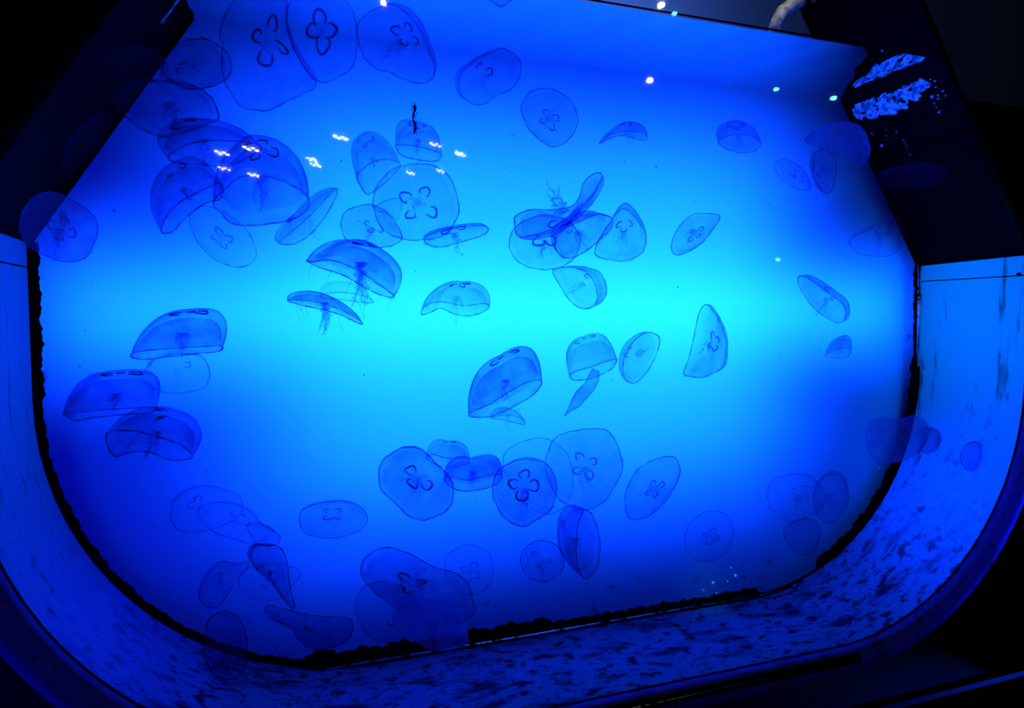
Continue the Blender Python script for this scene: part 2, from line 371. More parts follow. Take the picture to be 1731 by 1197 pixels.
# ---- water surface
V = []; F = []; nx, ny = 90, 14
x0, x1 = XB+.002, W-XB-.002
for j in range(ny+1):
    for i in range(nx+1):
        x = x0+(x1-x0)*i/nx; y = -.001-(D-.014)*j/ny
        V.append(Vector((x, y, ZW+0.0004*math.sin(x*37+y*20)+0.0003*math.sin(x*71-y*50))))
for j in range(ny):
    for i in range(nx): F.append((j*(nx+1)+i, (j+1)*(nx+1)+i, (j+1)*(nx+1)+i+1, j*(nx+1)+i+1))
o = mesh('water', V, F, M_WATER); tag(o, 'still water surface seen from below, mirroring the glowing back wall', 'water', kind='stuff')
V, F = tube_geo([(x0, -D+.0, ZW), (x1+.05, -D+.0, ZW)], .0022, 6); mesh('waterline_bead', V, F, M_RUB, tank)

# ---- unseen light shield behind the back panel, and the cabinet the tank stands on
V = []; F = []

box_geo(V, F, (-.9, 0.03, ZW+.05), (W+.9, .66, ZW+.07)); box_geo(V, F, (-.9, .64, -.7), (W+.9, .66, ZW+.07))
box_geo(V, F, (-.92, .03, -.7), (-.9, .66, ZW+.07)); box_geo(V, F, (W+.9, .03, -.7), (W+.92, .66, ZW+.07))
for x0_, s_ in ((0, 1), (W, -1)):      # masks beside the panel above the boards
    b_ = len(V); V += [Vector((x0_-s_*.9, .02, ZS)), Vector((x0_-s_*.0, .02, ZS)), Vector((x0_+s_*XB, .02, ZW)), Vector((x0_+s_*XB, .02, ZW+.07)), Vector((x0_-s_*.9, .02, ZW+.07))]; F.append(tuple(range(b_, b_+5)))
UP = U_path(top=ZS); b_ = len(V)
for i, (x, z) in enumerate(UP):
    a_ = UP[max(0, i-1)]; c_ = UP[min(len(UP)-1, i+1)]; tx, tz = c_[0]-a_[0], c_[1]-a_[1]; L_ = math.hypot(tx, tz)
    V += [Vector((x, .02, z)), Vector((x+tz/L_*.75, .02, z-tx/L_*.75))]
for i in range(len(UP)-1): F.append((b_+2*i, b_+2*i+2, b_+2*i+3, b_+2*i+1))
mesh('lamp_housing', V, F, M_CAB, tank, False)  # unseen box and masks, added to keep lamp light from spilling out
cab = empty('tank_cabinet', (W/2, 0.2, -0.75)); tag(cab, 'black cabinet carrying the tank, its front rail just showing below the glass', 'cabinet')
V = []; F = []; box_geo(V, F, (0.0, -.28, -.75), (W, .6, -.25)); mesh('body', V, F, M_CAB, cab, False)
V = []; F = []; box_geo(V, F, (0.2, -D-.10, -.155), (W+.6, -D-.08, -.140)); mesh('front_rail', V, F, M_BLACK, cab, False)

# ---- white pipe elbow above the water
pp = [at(1306, 60, -.03), at(1312, 38, -.03), at(1322, 20, -.03), at(1338, 8, -.03), at(1354, 2, -.03), at(1362, 0, -.03)]
pipe = empty('drain_pipe', pp[0]); tag(pipe, 'weathered white pipe elbow above the water, right of the top middle', 'pipe')
V, F = tube_geo(pp[:5], [.019, .019, .020, .021, .021], 16); mesh('elbow', V, F, M_PVC, pipe)
V, F = tube_geo(pp[4:], .025, 16); mesh('collar', V, F, M_BLACK, pipe)
area('pipe_fill_lamp', tuple(pp[2]+Vector((-.25, -.25, .35))), tuple(pp[2]), .05, .05, (1, .95, .75), .12, 60)  # added unseen lamp that only brightens the pipe

# ------------------------------------------------------------------ ceiling lamps: they mirror in the front pane
YP = -D-0.012
def lamp(px, py, zc, wpx, kind, blue, label):
    d = ray(px, py); t = (YP-CAM.y)/d.y; h = CAM + d*t; r = Vector((d.x, -d.y, d.z))
    if abs(r.z) < 1e-4: return
    s = (zc-h.z)/r.z; c = h + r*s; dist = (t+s)*1.0
    u = wpx/FPX*dist*d.length/ max(.3, 1)
    o = empty('ceiling_lamp', c); tag(o, label, 'lamp', None)
    V = []; F = []
    m = M_LAMPB if blue else M_LAMP
    n = 4 if kind == 'strip' else 1
    for k in range(n):
        V = []; F = []
        cc = c + Vector((1, 0, 0))*((k-(n-1)/2)*u/n if n > 1 else 0) + Vector((0, 0, (-.006 if k % 2 else .006)+(-.002*k) if n > 1 else 0))
        rr = u/n*.42 if n > 1 else u*.5
        b0 = len(V); nn = 8
        V.append(cc+Vector((0, 0, rr*(.45 if n > 1 else .7))));
        for a in (PI*.3, PI*.5, PI*.7):
            for q in range(nn): V.append(cc+Vector((math.sin(a)*math.cos(2*PI*q/nn)*rr, math.sin(a)*math.sin(2*PI*q/nn)*rr, math.cos(a)*rr*(.45 if n > 1 else .7))))
        V.append(cc-Vector((0, 0, rr*(.45 if n > 1 else .7))))
        for q in range(nn):
            q2 = (q+1) % nn; F.append((0, 1+q, 1+q2)); F.append((1+q, 1+nn+q, 1+nn+q2, 1+q2)); F.append((1+nn+q, 1+2*nn+q, 1+2*nn+q2, 1+nn+q2)); F.append((1+2*nn+q, 1+3*nn, 1+2*nn+q2))
        mesh('bulb', V, F, m, o)
    V = []; F = []; box_geo(V, F, (c.x-u*.6, c.y-.02, c.z+.03), (c.x+u*.6, c.y+.02, c.z+.06)); mesh('housing', V, F, M_HOUS, o, False)
    V, F = tube_geo([c+Vector((0, 0, .06)), (c.x, c.y, 3.4)], .004, 6); mesh('stem', V, F, M_HOUS, o)
LAMPS = [
 (375, 258, 21, 0, 'strip lamp mirrored as upper left glint over the largest left jellyfish'),
 (424, 251, 24, 0, 'strip lamp mirrored as upper right glint over the largest left jellyfish'),
 (379, 284, 18, 0, 'strip lamp mirrored as lower left glint over the largest left jellyfish'),
 (428, 295, 18, 0, 'strip lamp mirrored as lowest glint inside the largest left dome'),
 (576, 232, 24, 0, 'strip lamp mirrored as the broadest glint, alone in the upper middle'),
 (527, 269, 17, 0, 'strip lamp mirrored as upper glint of the close pair, upper middle left'),
 (533, 278, 17, 0, 'strip lamp mirrored as lower glint of the close pair, upper middle left'),
 (736, 244, 19, 0, 'strip lamp mirrored on the right side of the dome under the algae'),
 (778, 260, 18, 0, 'strip lamp mirrored as the lone thin glint right of the small dome'),
 (694, 292, 14, 0, 'strip lamp mirrored as the left glint on the top rim of the big round disc'),
 (744, 288, 14, 0, 'strip lamp mirrored as the right glint on the top rim of the big round disc')]
for px, py, wp, bl, lab in LAMPS: lamp(px, py, 2.2, wp, 'strip', bl, lab)
for px, py, wp, bl, lab in [
 (648, 5, 9, 0, 'round spot lamp mirrored as the bright dot at the top left of the water surface'),
 (1117, 9, 10, 0, 'round spot lamp mirrored as the bright dot on the black waterline at the top'),
 (1140, 23, 8, 1, 'dim blue spot lamp mirrored just below right of the bright dot on the waterline'),
 (1098, 136, 10, 0, 'round spot lamp mirrored as the brightest dot on the far waterline'),
 (1312, 151, 8, 1, 'dim blue spot lamp mirrored on the far waterline, left of the corner dot'),
 (1409, 166, 9, 1, 'blue spot lamp mirrored where the far waterline meets the right corner'),
 (1315, 439, 7, 1, 'small dim lamp mirrored as the faint glint left of the jellyfish by the right edge')]: lamp(px, py, 3.2 if py < 100 else 2.5 if py < 300 else 1.6, wp, 'spot', bl, lab)

# ------------------------------------------------------------------ jellyfish
def hermite_loop(pts, n):
    """resample a closed px polygon by angle about its centroid-like arc, Catmull-Rom smooth, to n points"""
    k = len(pts); dense = []
    for i in range(k):
        p0, p1, p2, p3 = pts[(i-1) % k], pts[i], pts[(i+1) % k], pts[(i+2) % k]
        for s in range(10):
            t = s/10; q = []
            for c in (0, 1):
                q.append(.5*((2*p1[c])+(-p0[c]+p2[c])*t+(2*p0[c]-5*p1[c]+4*p2[c]-p3[c])*t*t+(-p0[c]+3*p1[c]-3*p2[c]+p3[c])*t**3))
            dense.append(tuple(q))
    L = [0]
    for i in range(len(dense)): L.append(L[-1]+math.dist(dense[i], dense[(i+1) % len(dense)]))
    out = []; j = 0
    for i in range(n):
        s = L[-1]*i/n
        while L[j+1] < s: j += 1
        t = (s-L[j])/max(1e-9, L[j+1]-L[j]); a = dense[j]; b = dense[(j+1) % len(dense)]
        out.append((a[0]+(b[0]-a[0])*t, a[1]+(b[1]-a[1])*t))
    return out
def ragged(P, rng):
    n = len(P); cx = sum(p[0] for p in P)/n; cy = sum(p[1] for p in P)/n; a, b, c = rng.random()*6, rng.random()*6, rng.random()*6
    out = []
    for i, p in enumerate(P):
        th = 2*PI*i/n; f = 1+.007*math.sin(8*th+a)+.006*math.sin(13*th+b)+.005*math.sin(21*th+c)+rng.uniform(-.003, .003)
        out.append((cx+(p[0]-cx)*f, cy+(p[1]-cy)*f))
    return out
def pca(P):
    n = len(P); cx = sum(p[0] for p in P)/n; cy = sum(p[1] for p in P)/n
    xx = sum((p[0]-cx)**2 for p in P)/n; yy = sum((p[1]-cy)**2 for p in P)/n; xy = sum((p[0]-cx)*(p[1]-cy) for p in P)/n
    th = .5*math.atan2(2*xy, xx-yy); c, s = math.cos(th), math.sin(th)
    l1 = math.sqrt(2*max(1e-6, xx*c*c+yy*s*s+2*xy*c*s)); l2 = math.sqrt(2*max(1e-6, xx*s*s+yy*c*c-2*xy*c*s))
    return cx, cy, (c, s), (-s, c), l1, l2
def smooth_noise(rng, k):
    ph = [(rng.random()*2*PI, rng.uniform(.5, 1)) for _ in range(k)]
    return lambda th: sum(a*math.sin((i+2)*th+p)/(i+2) for i, (p, a) in enumerate(ph))
NT, NR = 72, 14
def jelly(label, m, a, y=.5, s=1, mt='mid', k=.85, gon=(4, .27, .105, 45), arms=(4, .5, None), tent=0, lump=.035, sub=True, group=None, squash=.62, thick_arm=None):
    """m: margin loop (px), a: apex (px), y: 0 front .. 1 back, s: +1 crown towards us / -1 away,
    gon: (count, distance, ring size, turn deg), arms: (count, length in radii, direction px or None)"""
    rng = random.Random(hash(label) % 9973 if False else sum(ord(c)*(i+1) for i, c in enumerate(label)))
    P = hermite_loop(m, NT); P = ragged(P, rng); cx, cy, e1, e2, l1, l2 = pca(P)
    Y0 = -D + .035 + (D-.07)*y
    ax, ay = a[0]-cx, a[1]-cy; hpx = math.hypot(ax, ay)
    # unit "u": the minor axis, turned to the apex side
    u = e2 if (e2[0]*ax+e2[1]*ay) >= 0 else (-e2[0], -e2[1])
    sinf = max(.16, min(1, l2/l1)); cosf = math.sqrt(max(0, 1-sinf*sinf))
    C0 = at(cx, cy, Y0); dist = (C0-CAM).dot(CF); m_px = dist/FPX
    depth = []      # metres towards the camera
    for p in P:
        v = (p[0]-cx)*u[0]+(p[1]-cy)*u[1]; depth.append(-s*v*m_px*cosf/sinf)
    hd = s*(hpx*m_px*sinf/max(cosf, .35) if hpx > .3*l1 else .30*l1*m_px)
    lim = min(.125, (D-.05)*.5)
    mx = max(max(abs(d) for d in depth), 1e-6); f = squash*min(1, l1*m_px/mx); f = min(f, lim/mx)
    depth = [d*f for d in depth]; hd = max(-.10, min(.10, hd*.8))
    lo = min(min(depth), hd); hi = max(max(depth), hd)
    # keep inside the water: shift Y0
    Ymin, Ymax = -D+.02, -.022
    yc = Y0
    if yc-hi < Ymin: yc = Ymin+hi
    if yc-lo > Ymax: yc = Ymax+lo
    def W3(px, py, dep=0.0): return at(px, py, yc-dep)
    nz = smooth_noise(rng, 5)
    def S(r, th, off=1.0, hs=1.0):
        """r 0..1 from crown to margin, th 0..1 round the margin"""
        x = (th % 1)*NT; i = int(x) % NT; t = x-int(x); j = (i+1) % NT
        mxp = P[i][0]+(P[j][0]-P[i][0])*t; myp = P[i][1]+(P[j][1]-P[i][1])*t; md = depth[i]+(depth[j]-depth[i])*t
        q = r*PI/2; A = math.sin(q)**k*off if r > 0 else 0; B = math.cos(q)**(k if k < 1 else 1)*hs if r < 1 else 0
        wob = 1+lump*nz(th*2*PI)*math.sin(PI*min(1, r))*2
        A *= wob
        return W3(cx+(mxp-cx)*A+ax*B, cy+(myp-cy)*A+ay*B, md*A+hd*B)
    root_loc = W3(cx, cy, 0)
    o = empty('moon_jellyfish', root_loc); tag(o, label, 'jellyfish', group)
    def cap(name, off, hs, r0, r1, mt_):
        V = []; F = []
        for i in range(NR+1):
            r = r0+(r1-r0)*i/NR
            for j in range(NT):
                if i == NR and name == 'bell':      # eight shallow notches round the margin
                    of = off*(1-.012*max(0, math.cos(8*2*PI*j/NT))**6)
                else: of = off
                V.append(S(r, j/NT, of, hs))
        for i in range(NR):
            for j in range(NT): F.append((i*NT+j, i*NT+(j+1) % NT, (i+1)*NT+(j+1) % NT, (i+1)*NT+j))
        if r0 == 0.0: V[:NT] = [V[0]]*NT
        return mesh(name, V, F, mt_, o)
    cap('bell', 1.0, 1.0, 0.0, 1.0, JM[mt])
    if sub: cap('subumbrella', .90, .78, 0.0, .90, JS[mt])
    # margin rim
    V, F = tube_geo([S(1.0, j/NT) for j in range(NT)], [(.0012 if l1 > 25 else .0009)*(1+.5*math.sin(j*.9+nz(j)*3)*rng.random()) for j in range(NT)], 5, True); mesh('margin', V, F, JR[mt], o)
    # gonads: horseshoes open to the middle
    if gon:
        cnt, gd, gr, turn = gon
        for q in range(cnt):
            th0 = 2*PI*q/4+math.radians(turn); c2 = Vector((math.cos(th0), math.sin(th0)))*gd*(1+.08*rng.uniform(-1, 1)); g_r = gr*rng.uniform(.88, 1.1); pts = []
            gap = rng.uniform(.5, 1.0)
            for i in range(19):
                an = th0 + PI + gap + (2*PI-2*gap)*i/18
                rr = g_r*(1+.10*math.sin(3*an+q))
                e = c2 + Vector((math.cos(an)*rr, math.sin(an)*rr*.95)); rad = e.length; tt = math.atan2(e.y, e.x)/(2*PI)
                pts.append(S(min(.95, 2/PI*math.asin(min(1, rad))**1.0 if k >= 1 else 2/PI*math.asin(min(1, rad**(1/k)))), tt, 1.0, .90 if hpx < .3*l1 else .93))
            rr0 = max(.0012, min(.0028, g_r*l1*m_px*.18)); V, F = tube_geo(pts, [rr0*(.6+.4*math.sin(PI*i/18)) for i in range(19)], 6); mesh('gonad', V, F, JG[mt], o)
    # oral arms: frilled ribbons from the middle of the underside
    if arms:
        cnt, ln, dr = arms; L = ln*l1
        if dr is None:
            dr = (-ax/hpx, -ay/hpx) if hpx > .3*l1 else None
        elif dr: dl = math.hypot(*dr); dr = (dr[0]/dl, dr[1]/dl)
        sx, sy = cx+ax*.45, cy+ay*.45; sd = hd*.35
        for q in range(cnt):
            an = 2*PI*q/cnt+rng.uniform(-.3, .3)+.6
            V = []; F = []; n = 34; ph = rng.random()*6
            wbase = .115*l1*(.6+.7*rng.random()); Lq = L*rng.uniform(.75, 1.15)
            for i in range(n+1):
                t = i/n
                if dr:
                    off = (q-(cnt-1)/2)/max(1, cnt-1)
                    px = sx + dr[0]*Lq*t - dr[1]*(off*l1*.35*(t**.7) + .04*l1*math.sin(5*t+ph)); py = sy + dr[1]*Lq*t + dr[0]*(off*l1*.35*(t**.7) + .04*l1*math.sin(5*t+ph))
                    dp = sd + math.sin(an)*.02*t; nxp, nyp = -dr[1], dr[0]
                else:
                    bend = an+.5*math.sin(2.2*t+ph)*t
                    px = sx+math.cos(bend)*Lq*t; py = sy+math.sin(bend)*Lq*t*(.5+.5*l2/l1); dp = sd-.01*t; nxp, nyp = -math.sin(bend), math.cos(bend)
                wv = wbase*(1-.85*t**.7)*(1+.45*math.sin(23*t+ph)+.25*math.sin(51*t+ph*2))
                for sgn in (-1, 0, 1):
                    fr = wv*sgn*(1+.45*math.sin(37*t+sgn*2+ph))
                    V.append(W3(px+nxp*fr, py+nyp*fr, dp+.004*math.cos(23*t+sgn*2.1+ph)*(abs(sgn))))
            for i in range(n):
                for c in (0, 1): F.append((i*3+c, i*3+c+1, (i+1)*3+c+1, (i+1)*3+c))
            last_arm = mesh('oral_arm', V, F, JA[mt], o)
        for q in range(min(5, cnt+1)):      # hair-thin filaments trailing from the arms
            t0 = rng.uniform(.3, 1); an = rng.uniform(-.6, .6); ph = rng.random()*6
            bx = sx + ((dr[0] if dr else math.cos(an*5))*L*t0); by = sy + ((dr[1] if dr else math.sin(an*5)*.7)*L*t0)
            dx, dy = (dr if dr else (rng.uniform(-.5, .5), .8)); ln2 = l1*rng.uniform(.2, .5); pts = []
            for i in range(9):
                t = i/8; pts.append(W3(bx+(dx+an*.5)*ln2*t+l1*.05*math.sin(5*t+ph), by+dy*ln2*t+l1*.04*math.sin(7*t+ph), sd))
            V, F = tube_geo(pts, .0007, 4); mesh('filament', V, F, JA[mt], last_arm)
    if thick_arm:       # one stout opaque arm bundle: (px polyline, half widths)
        pl, hw = thick_arm; V = []; F = []; n = 10
        for i, (p, wd) in enumerate(zip(pl, hw)):
            b = pl[min(len(pl)-1, i+1)]; c0 = pl[max(0, i-1)]; tx, ty = b[0]-c0[0], b[1]-c0[1]; tl = math.hypot(tx, ty); nxp, nyp = -ty/tl, tx/tl
            for q in range(n):
                an = 2*PI*q/n; wq = wd*(1+.18*math.sin(i*2.3+q)); V.append(W3(p[0]+nxp*math.cos(an)*wq, p[1]+nyp*math.cos(an)*wq, math.sin(an)*wq*m_px*.5))
        for i in range(len(pl)-1):
            for q in range(n): F.append((i*n+q, i*n+(q+1) % n, (i+1)*n+(q+1) % n, (i+1)*n+q))
        mesh('oral_arm', V, F, JM['dense'], o)
    # trailing tentacles
    for q in range(tent):
        j = rng.randrange(NT); p = P[j]; 
        down = (-ax/hpx*.7, -ay/hpx*.7+.6) if hpx > .3*l1 else (rng.uniform(-.4, .4), 1)
        L = l1*rng.uniform(.15, .55); ph = rng.random()*6; pts = []
        for i in range(10):
            t = i/9; pts.append(W3(p[0]+down[0]*L*t+3*math.sin(6*t+ph)*t, p[1]+down[1]*L*t+2*math.cos(5*t+ph)*t, depth[j]))
        V, F = tube_geo(pts, [.0007*(1-.6*i/9) for i in range(10)], 4); mesh('tentacle', V, F, JA['mid'] if mt != 'dense' else JA['dense'], o)
    # short fringe of hair-fine tentacles (uncountable)
    V = []; F = []
    for j in range(0, NT*2):
        th = j/(NT*2)+rng.uniform(-.002, .002); b = S(1.0, th); c = S(.9, th); dirv = (b-c); 
        dirv = dirv.normalized() if dirv.length > 1e-6 else Vector((0, 0, -1))
        e = b+(dirv*.3+Vector((0, 0, -.55)))*.012*rng.uniform(.4, 1.2)*min(1, l1/70)
        bb = len(V); w2 = .0003; V += [b+Vector((w2, 0, 0)), b-Vector((w2, 0, 0)), e]; F.append((bb, bb+1, bb+2))
    f_ = mesh('tentacle_fringe', V, F, JA[mt], o, False); f_['kind'] = 'stuff'
    return o
def ell(cx, cy, a, b, rot=0, n=10):
    r = math.radians(rot); return [(cx+a*math.cos(t)*math.cos(r)-b*math.sin(t)*math.sin(r), cy+a*math.cos(t)*math.sin(r)+b*math.sin(t)*math.cos(r)) for t in [2*PI*i/n for i in range(n)]]
J = jelly
GF = (4, .30, .12, 20)
# --- top left, close to the glass
J('very large pale round jellyfish at the top left, cut by the frame, four dark horseshoes', [(534,139),(510,107),(492,67),(484,35),(484,0),(470,-25),(430,-30),(392,5),(373,48),(375,80),(377,128),(401,174),(438,188),(462,184),(492,167),(521,156)], (456,68), .05, 1, 'mid', gon=(4,.27,.13,15), arms=(4,.35,None))
J('large jellyfish with a tight clover of horseshoes, right of the very large pale one', [(510,107),(524,128),(545,140),(564,135),(588,120),(601,102),(603,60),(599,27),(583,0),(550,-30),(505,-25),(487,10),(488,60)], (543,52), .35, 1, 'mid', gon=(4,.27,.17,45), arms=(4,.3,None))
J('lopsided large jellyfish under the top left white dot, its rings on the right side', [(608,35),(635,15),(660,7),(690,25),(715,60),(732,105),(735,125),(720,140),(690,137),(660,122),(635,116),(612,90),(605,60)], (688,58), .25, 1, 'mid', gon=(4,.24,.11,80), arms=(4,.5,(-1,1)))
J('pale dome with two rings on its left side, on the far waterline', [(777,130),(780,160),(800,176),(820,175),(840,162),(865,150),(880,125),(877,100),(855,83),(835,86),(800,104)], (808,124), .45, 1, 'mid', gon=(2,.32,.12,190), arms=(3,.3,(0,1)), tent=4)
J('upright oval jellyfish with a double rim, just below the far waterline', [(881,185),(890,162),(908,151),(935,151),(962,168),(976,195),(970,225),(945,247),(925,245),(900,225),(887,205)], (928,203), .5, -1, 'mid', gon=(4,.27,.11,60), arms=(4,.45,None))
J('small ragged dome with drooping sides, upper middle right below the waterline', [(1013,243),(1035,232),(1055,229),(1080,236),(1092,236),(1090,226),(1060,222),(1030,229)], (1060,207), .55, -1, 'mid', k=.95, arms=(3,.6,(.5,1)), tent=2)
J('small round dome with an open underside, alone at the upper right', [(1214,240),(1226,251),(1250,258),(1275,256),(1287,243),(1274,232),(1250,227),(1226,231)], (1243,208), .55, -1, 'mid', k=.8, gon=(4,.3,.12,10), arms=(3,.8,(.2,1)))
J('broad pale jellyfish by the black board in the upper right corner', [(1360,237),(1385,222),(1420,215),(1452,224),(1468,245),(1468,268),(1452,280),(1430,272),(1400,255),(1378,248)], (1430,222), .12, 1, 'front', gon=None, arms=(2,.3,(-.3,1)))
J('small upright bell hanging under the broad pale one in the upper right', [(1375,270),(1380,257),(1395,252),(1410,265),(1413,290),(1407,318),(1398,328),(1385,318),(1376,295)], (1380,283), .45, -1, 'mid', arms=(2,.5,None))
J('faint slanting oval jellyfish left of the small upright bell, upper right', [(1310,280),(1318,270),(1335,271),(1355,285),(1368,308),(1365,322),(1342,316),(1320,302)], (1352,298), .7, 1, 'faint', arms=(3,.3,None))
J('dim jellyfish in front of the black board, right of the back edge', [(1480,303),(1510,290),(1560,284),(1600,292),(1592,308),(1545,320),(1500,317)], (1545,284), .1, 1, 'mid', gon=None, arms=None)
J('faint jellyfish near the black rubber edge where the right board ends', [(1437,403),(1445,425),(1475,433),(1510,430),(1528,405),(1520,378),(1490,378),(1460,393)], (1495,385), .5, 1, 'faint', arms=(4,.6,(-.2,1)), tent=2)
J('slanting jellyfish with a wavy back, right side at mid height', [(1349,468),(1354,490),(1378,523),(1412,545),(1428,540),(1425,515),(1395,492),(1365,470)], (1412,500), .5, -1, 'mid', k=.8, gon=(2,.3,.1,0), arms=(3,.45,(-.7,1)))
J('tiny dome jellyfish low on the right, below the wavy slanting one', [(1394,602),(1415,606),(1433,604),(1439,592),(1430,588),(1408,594)], (1424,569), .6, 1, 'mid', k=.8, gon=(3,.3,.12,40), arms=(2,.6,(-.1,1)))
J('pointed oval jellyfish standing slanted, alone right of the middle cluster', [(1135,412),(1138,428),(1153,430),(1185,412),(1207,385),(1217,366),(1200,361),(1170,363),(1147,385)], (1176,396), .6, -1, 'mid', gon=(4,.26,.1,30), arms=(4,.4,None), lump=.01)
# --- middle cluster
J('long leaf shaped jellyfish pointing up right at the top of the middle cluster', [(869,378),(880,400),(925,390),(965,362),(1000,330),(1018,300),(1008,292),(988,308),(972,345),(940,354),(895,355),(872,365)], (962,372), 0.05, 1, 'dense', k=.9, gon=(2,.3,.1,0), arms=(4,.6,(-.5,-1)), squash=0.4)
J('faint round jellyfish under the leaf shaped one in the middle cluster', [(862,400),(865,430),(885,448),(915,456),(950,451),(975,430),(980,400),(960,375),(920,365),(880,378)], (920,398), 0.98, 1, 'mid', gon=(2,.25,.16,60), arms=(4,.5,(0,1)), tent=3, squash=0.4)
J('dark folded bell at the centre of the middle cluster', [(938,408),(945,430),(962,437),(990,425),(1020,400),(1034,385),(1033,368),(1010,363),(985,372),(955,388)], (962,380), 0.45, -1, 'dense', k=.8, gon=(2,.3,.1,0), arms=(3,.45,(.4,.8)), squash=0.4)
J('peaked pale jellyfish on the right of the middle cluster, two rings near its top', [(1005,427),(1035,440),(1065,440),(1087,425),(1092,402),(1080,375),(1058,354),(1045,358),(1030,378)], (1056,376), 0.9, 1, 'mid', gon=(3,.22,.12,330), arms=(3,.5,(-.1,1)))
J('open bell with a thick curved back hanging below the middle cluster', [(935,457),(945,480),(965,510),(985,522),(1003,518),(1010,500),(1003,475),(990,460),(965,452)], (1006,474), .35, -1, 'mid', k=.75, gon=(1,.3,.1,0), arms=(3,.5,(-.8,.5)))
# --- upper middle
J('big round disc with four clear horseshoes, upper middle', [(631,335),(645,302),(680,280),(730,279),(760,300),(775,340),(770,375),(745,400),(700,406),(660,397),(637,370)], (706,345), .72, 1, 'mid', gon=(4,.34,.125,25), arms=(4,.3,None), tent=5)
J('small dome with a squared crown below the hanging algae strand', [(669,246),(678,262),(700,269),(735,273),(747,262),(730,254),(695,246)], (704,207), .3, 1, 'mid', k=.66, gon=(3,.3,.12,20), arms=(4,.55,(0,1)))
J('tilted open dome left of the small squared one, upper middle', [(603,300),(618,327),(635,322),(660,300),(677,278),(655,270),(630,274),(612,288)], (616,231), .4, -1, 'mid', k=.76, gon=(3,.3,.12,0), arms=(3,.4,None))
J('pale disc with three small rings, lower left of the big round disc', [(576,375),(590,354),(625,346),(655,360),(676,390),(678,406),(650,418),(610,414),(585,405)], (632,383), .2, 1, 'mid', gon=(3,.25,.085,200), arms=(4,.35,(-.4,1)))
J('small folded bell wedged between the pale disc and the big round disc', [(632,352),(650,341),(675,335),(678,350),(672,370),(655,362)], (652,348), .5, 1, 'faint', gon=None, arms=None)
J('flat wide bell with trailing threads, right below the big round disc', [(716,404),(728,416),(750,417),(780,409),(818,397),(825,385),(810,381),(770,385),(735,393)], (765,388), .35, -1, 'mid', gon=(3,.25,.12,200), arms=(4,.55,(.2,1)), tent=7)
J('leaf shaped jellyfish standing slanted, left of the pale disc with three rings', [(472,411),(495,413),(522,398),(548,368),(567,335),(569,318),(548,338),(520,368),(493,392)], (500,360), .5, 1, 'mid', k=.9, gon=(1,.2,.12,0), arms=(2,.4,(.5,1)), tent=3)
# --- left group
J('elongated dome at the top of the left group, under the faint dark ones', [(285,268),(300,252),(335,240),(385,238),(440,246),(428,262),(385,280),(330,278),(300,275)], (318,206), 0.95, -1, 'dense', k=.76, gon=(2,.3,.14,0), arms=(4,.4,(.1,1)), squash=0.4)
J('tall dark bell with a curled lower edge, left side of the left group', [(273,392),(278,372),(300,345),(335,325),(372,310),(374,335),(345,345),(310,372),(292,392)], (286,282), 0.55, 1, 'dense', k=.74, gon=(2,.34,.12,200), arms=(3,.4,(.7,.8)), squash=0.4)
J('largest open dome of the left group, its wide mouth facing us', [(360,343),(378,322),(405,300),(430,297),(470,303),(515,327),(522,345),(508,365),(460,378),(400,380),(375,362)], (438,244), 0.02, -1, 'dense', k=.75, gon=(4,.3,.13,20), arms=(4,.55,(.1,1)), squash=0.4)
J('faint oval disc below the left group, slanting to the right', [(320,372),(335,410),(365,440),(405,452),(430,440),(432,420),(418,390),(398,372),(365,352),(335,350)], (374,403), 0.9, 1, 'faint', gon=(4,.24,.11,30), arms=(4,.35,None))
J('large jellyfish half over the black left board, above the left edge strip', [(33,380),(45,345),(75,325),(110,332),(148,355),(165,378),(158,415),(140,438),(105,442),(62,425),(42,410)], (106,388), .1, 1, 'front', gon=(4,.26,.12,20), arms=(4,.5,(-.2,1)))
J('wide crescent shaped dome with long trailing arms, left of the bright centre', [(517,440),(530,443),(560,440),(602,456),(642,482),(668,502),(648,500),(622,489),(580,465),(540,452)], (630,414), .3, -1, 'dense', k=.8, gon=(2,.3,.13,0), arms=(5,1.15,(-.02,1)), tent=6)
J('thin crescent jellyfish like a bird wing under the wide crescent dome', [(486,508),(510,516),(540,522),(575,532),(612,549),(600,536),(562,518),(520,508)], (545,497), .5, 1, 'dense', k=.9, gon=None, arms=(5,.85,(0,1)), tent=7)
J('pale small bell between the wide crescent dome and the thin crescent', [(540,502),(580,507),(630,512),(615,500),(585,495),(560,495)], (577,477), .8, 1, 'faint', gon=None, arms=None, sub=False)
J('peaked low dome with two rings, left of the bright centre below the crescents', [(712,532),(728,528),(745,521),(768,531),(795,534),(825,523),(820,513),(785,517),(745,510),(718,518)], (778,476), .5, 1, 'mid', k=.95, gon=(3,.22,.12,20), arms=(3,.5,(0,1)))
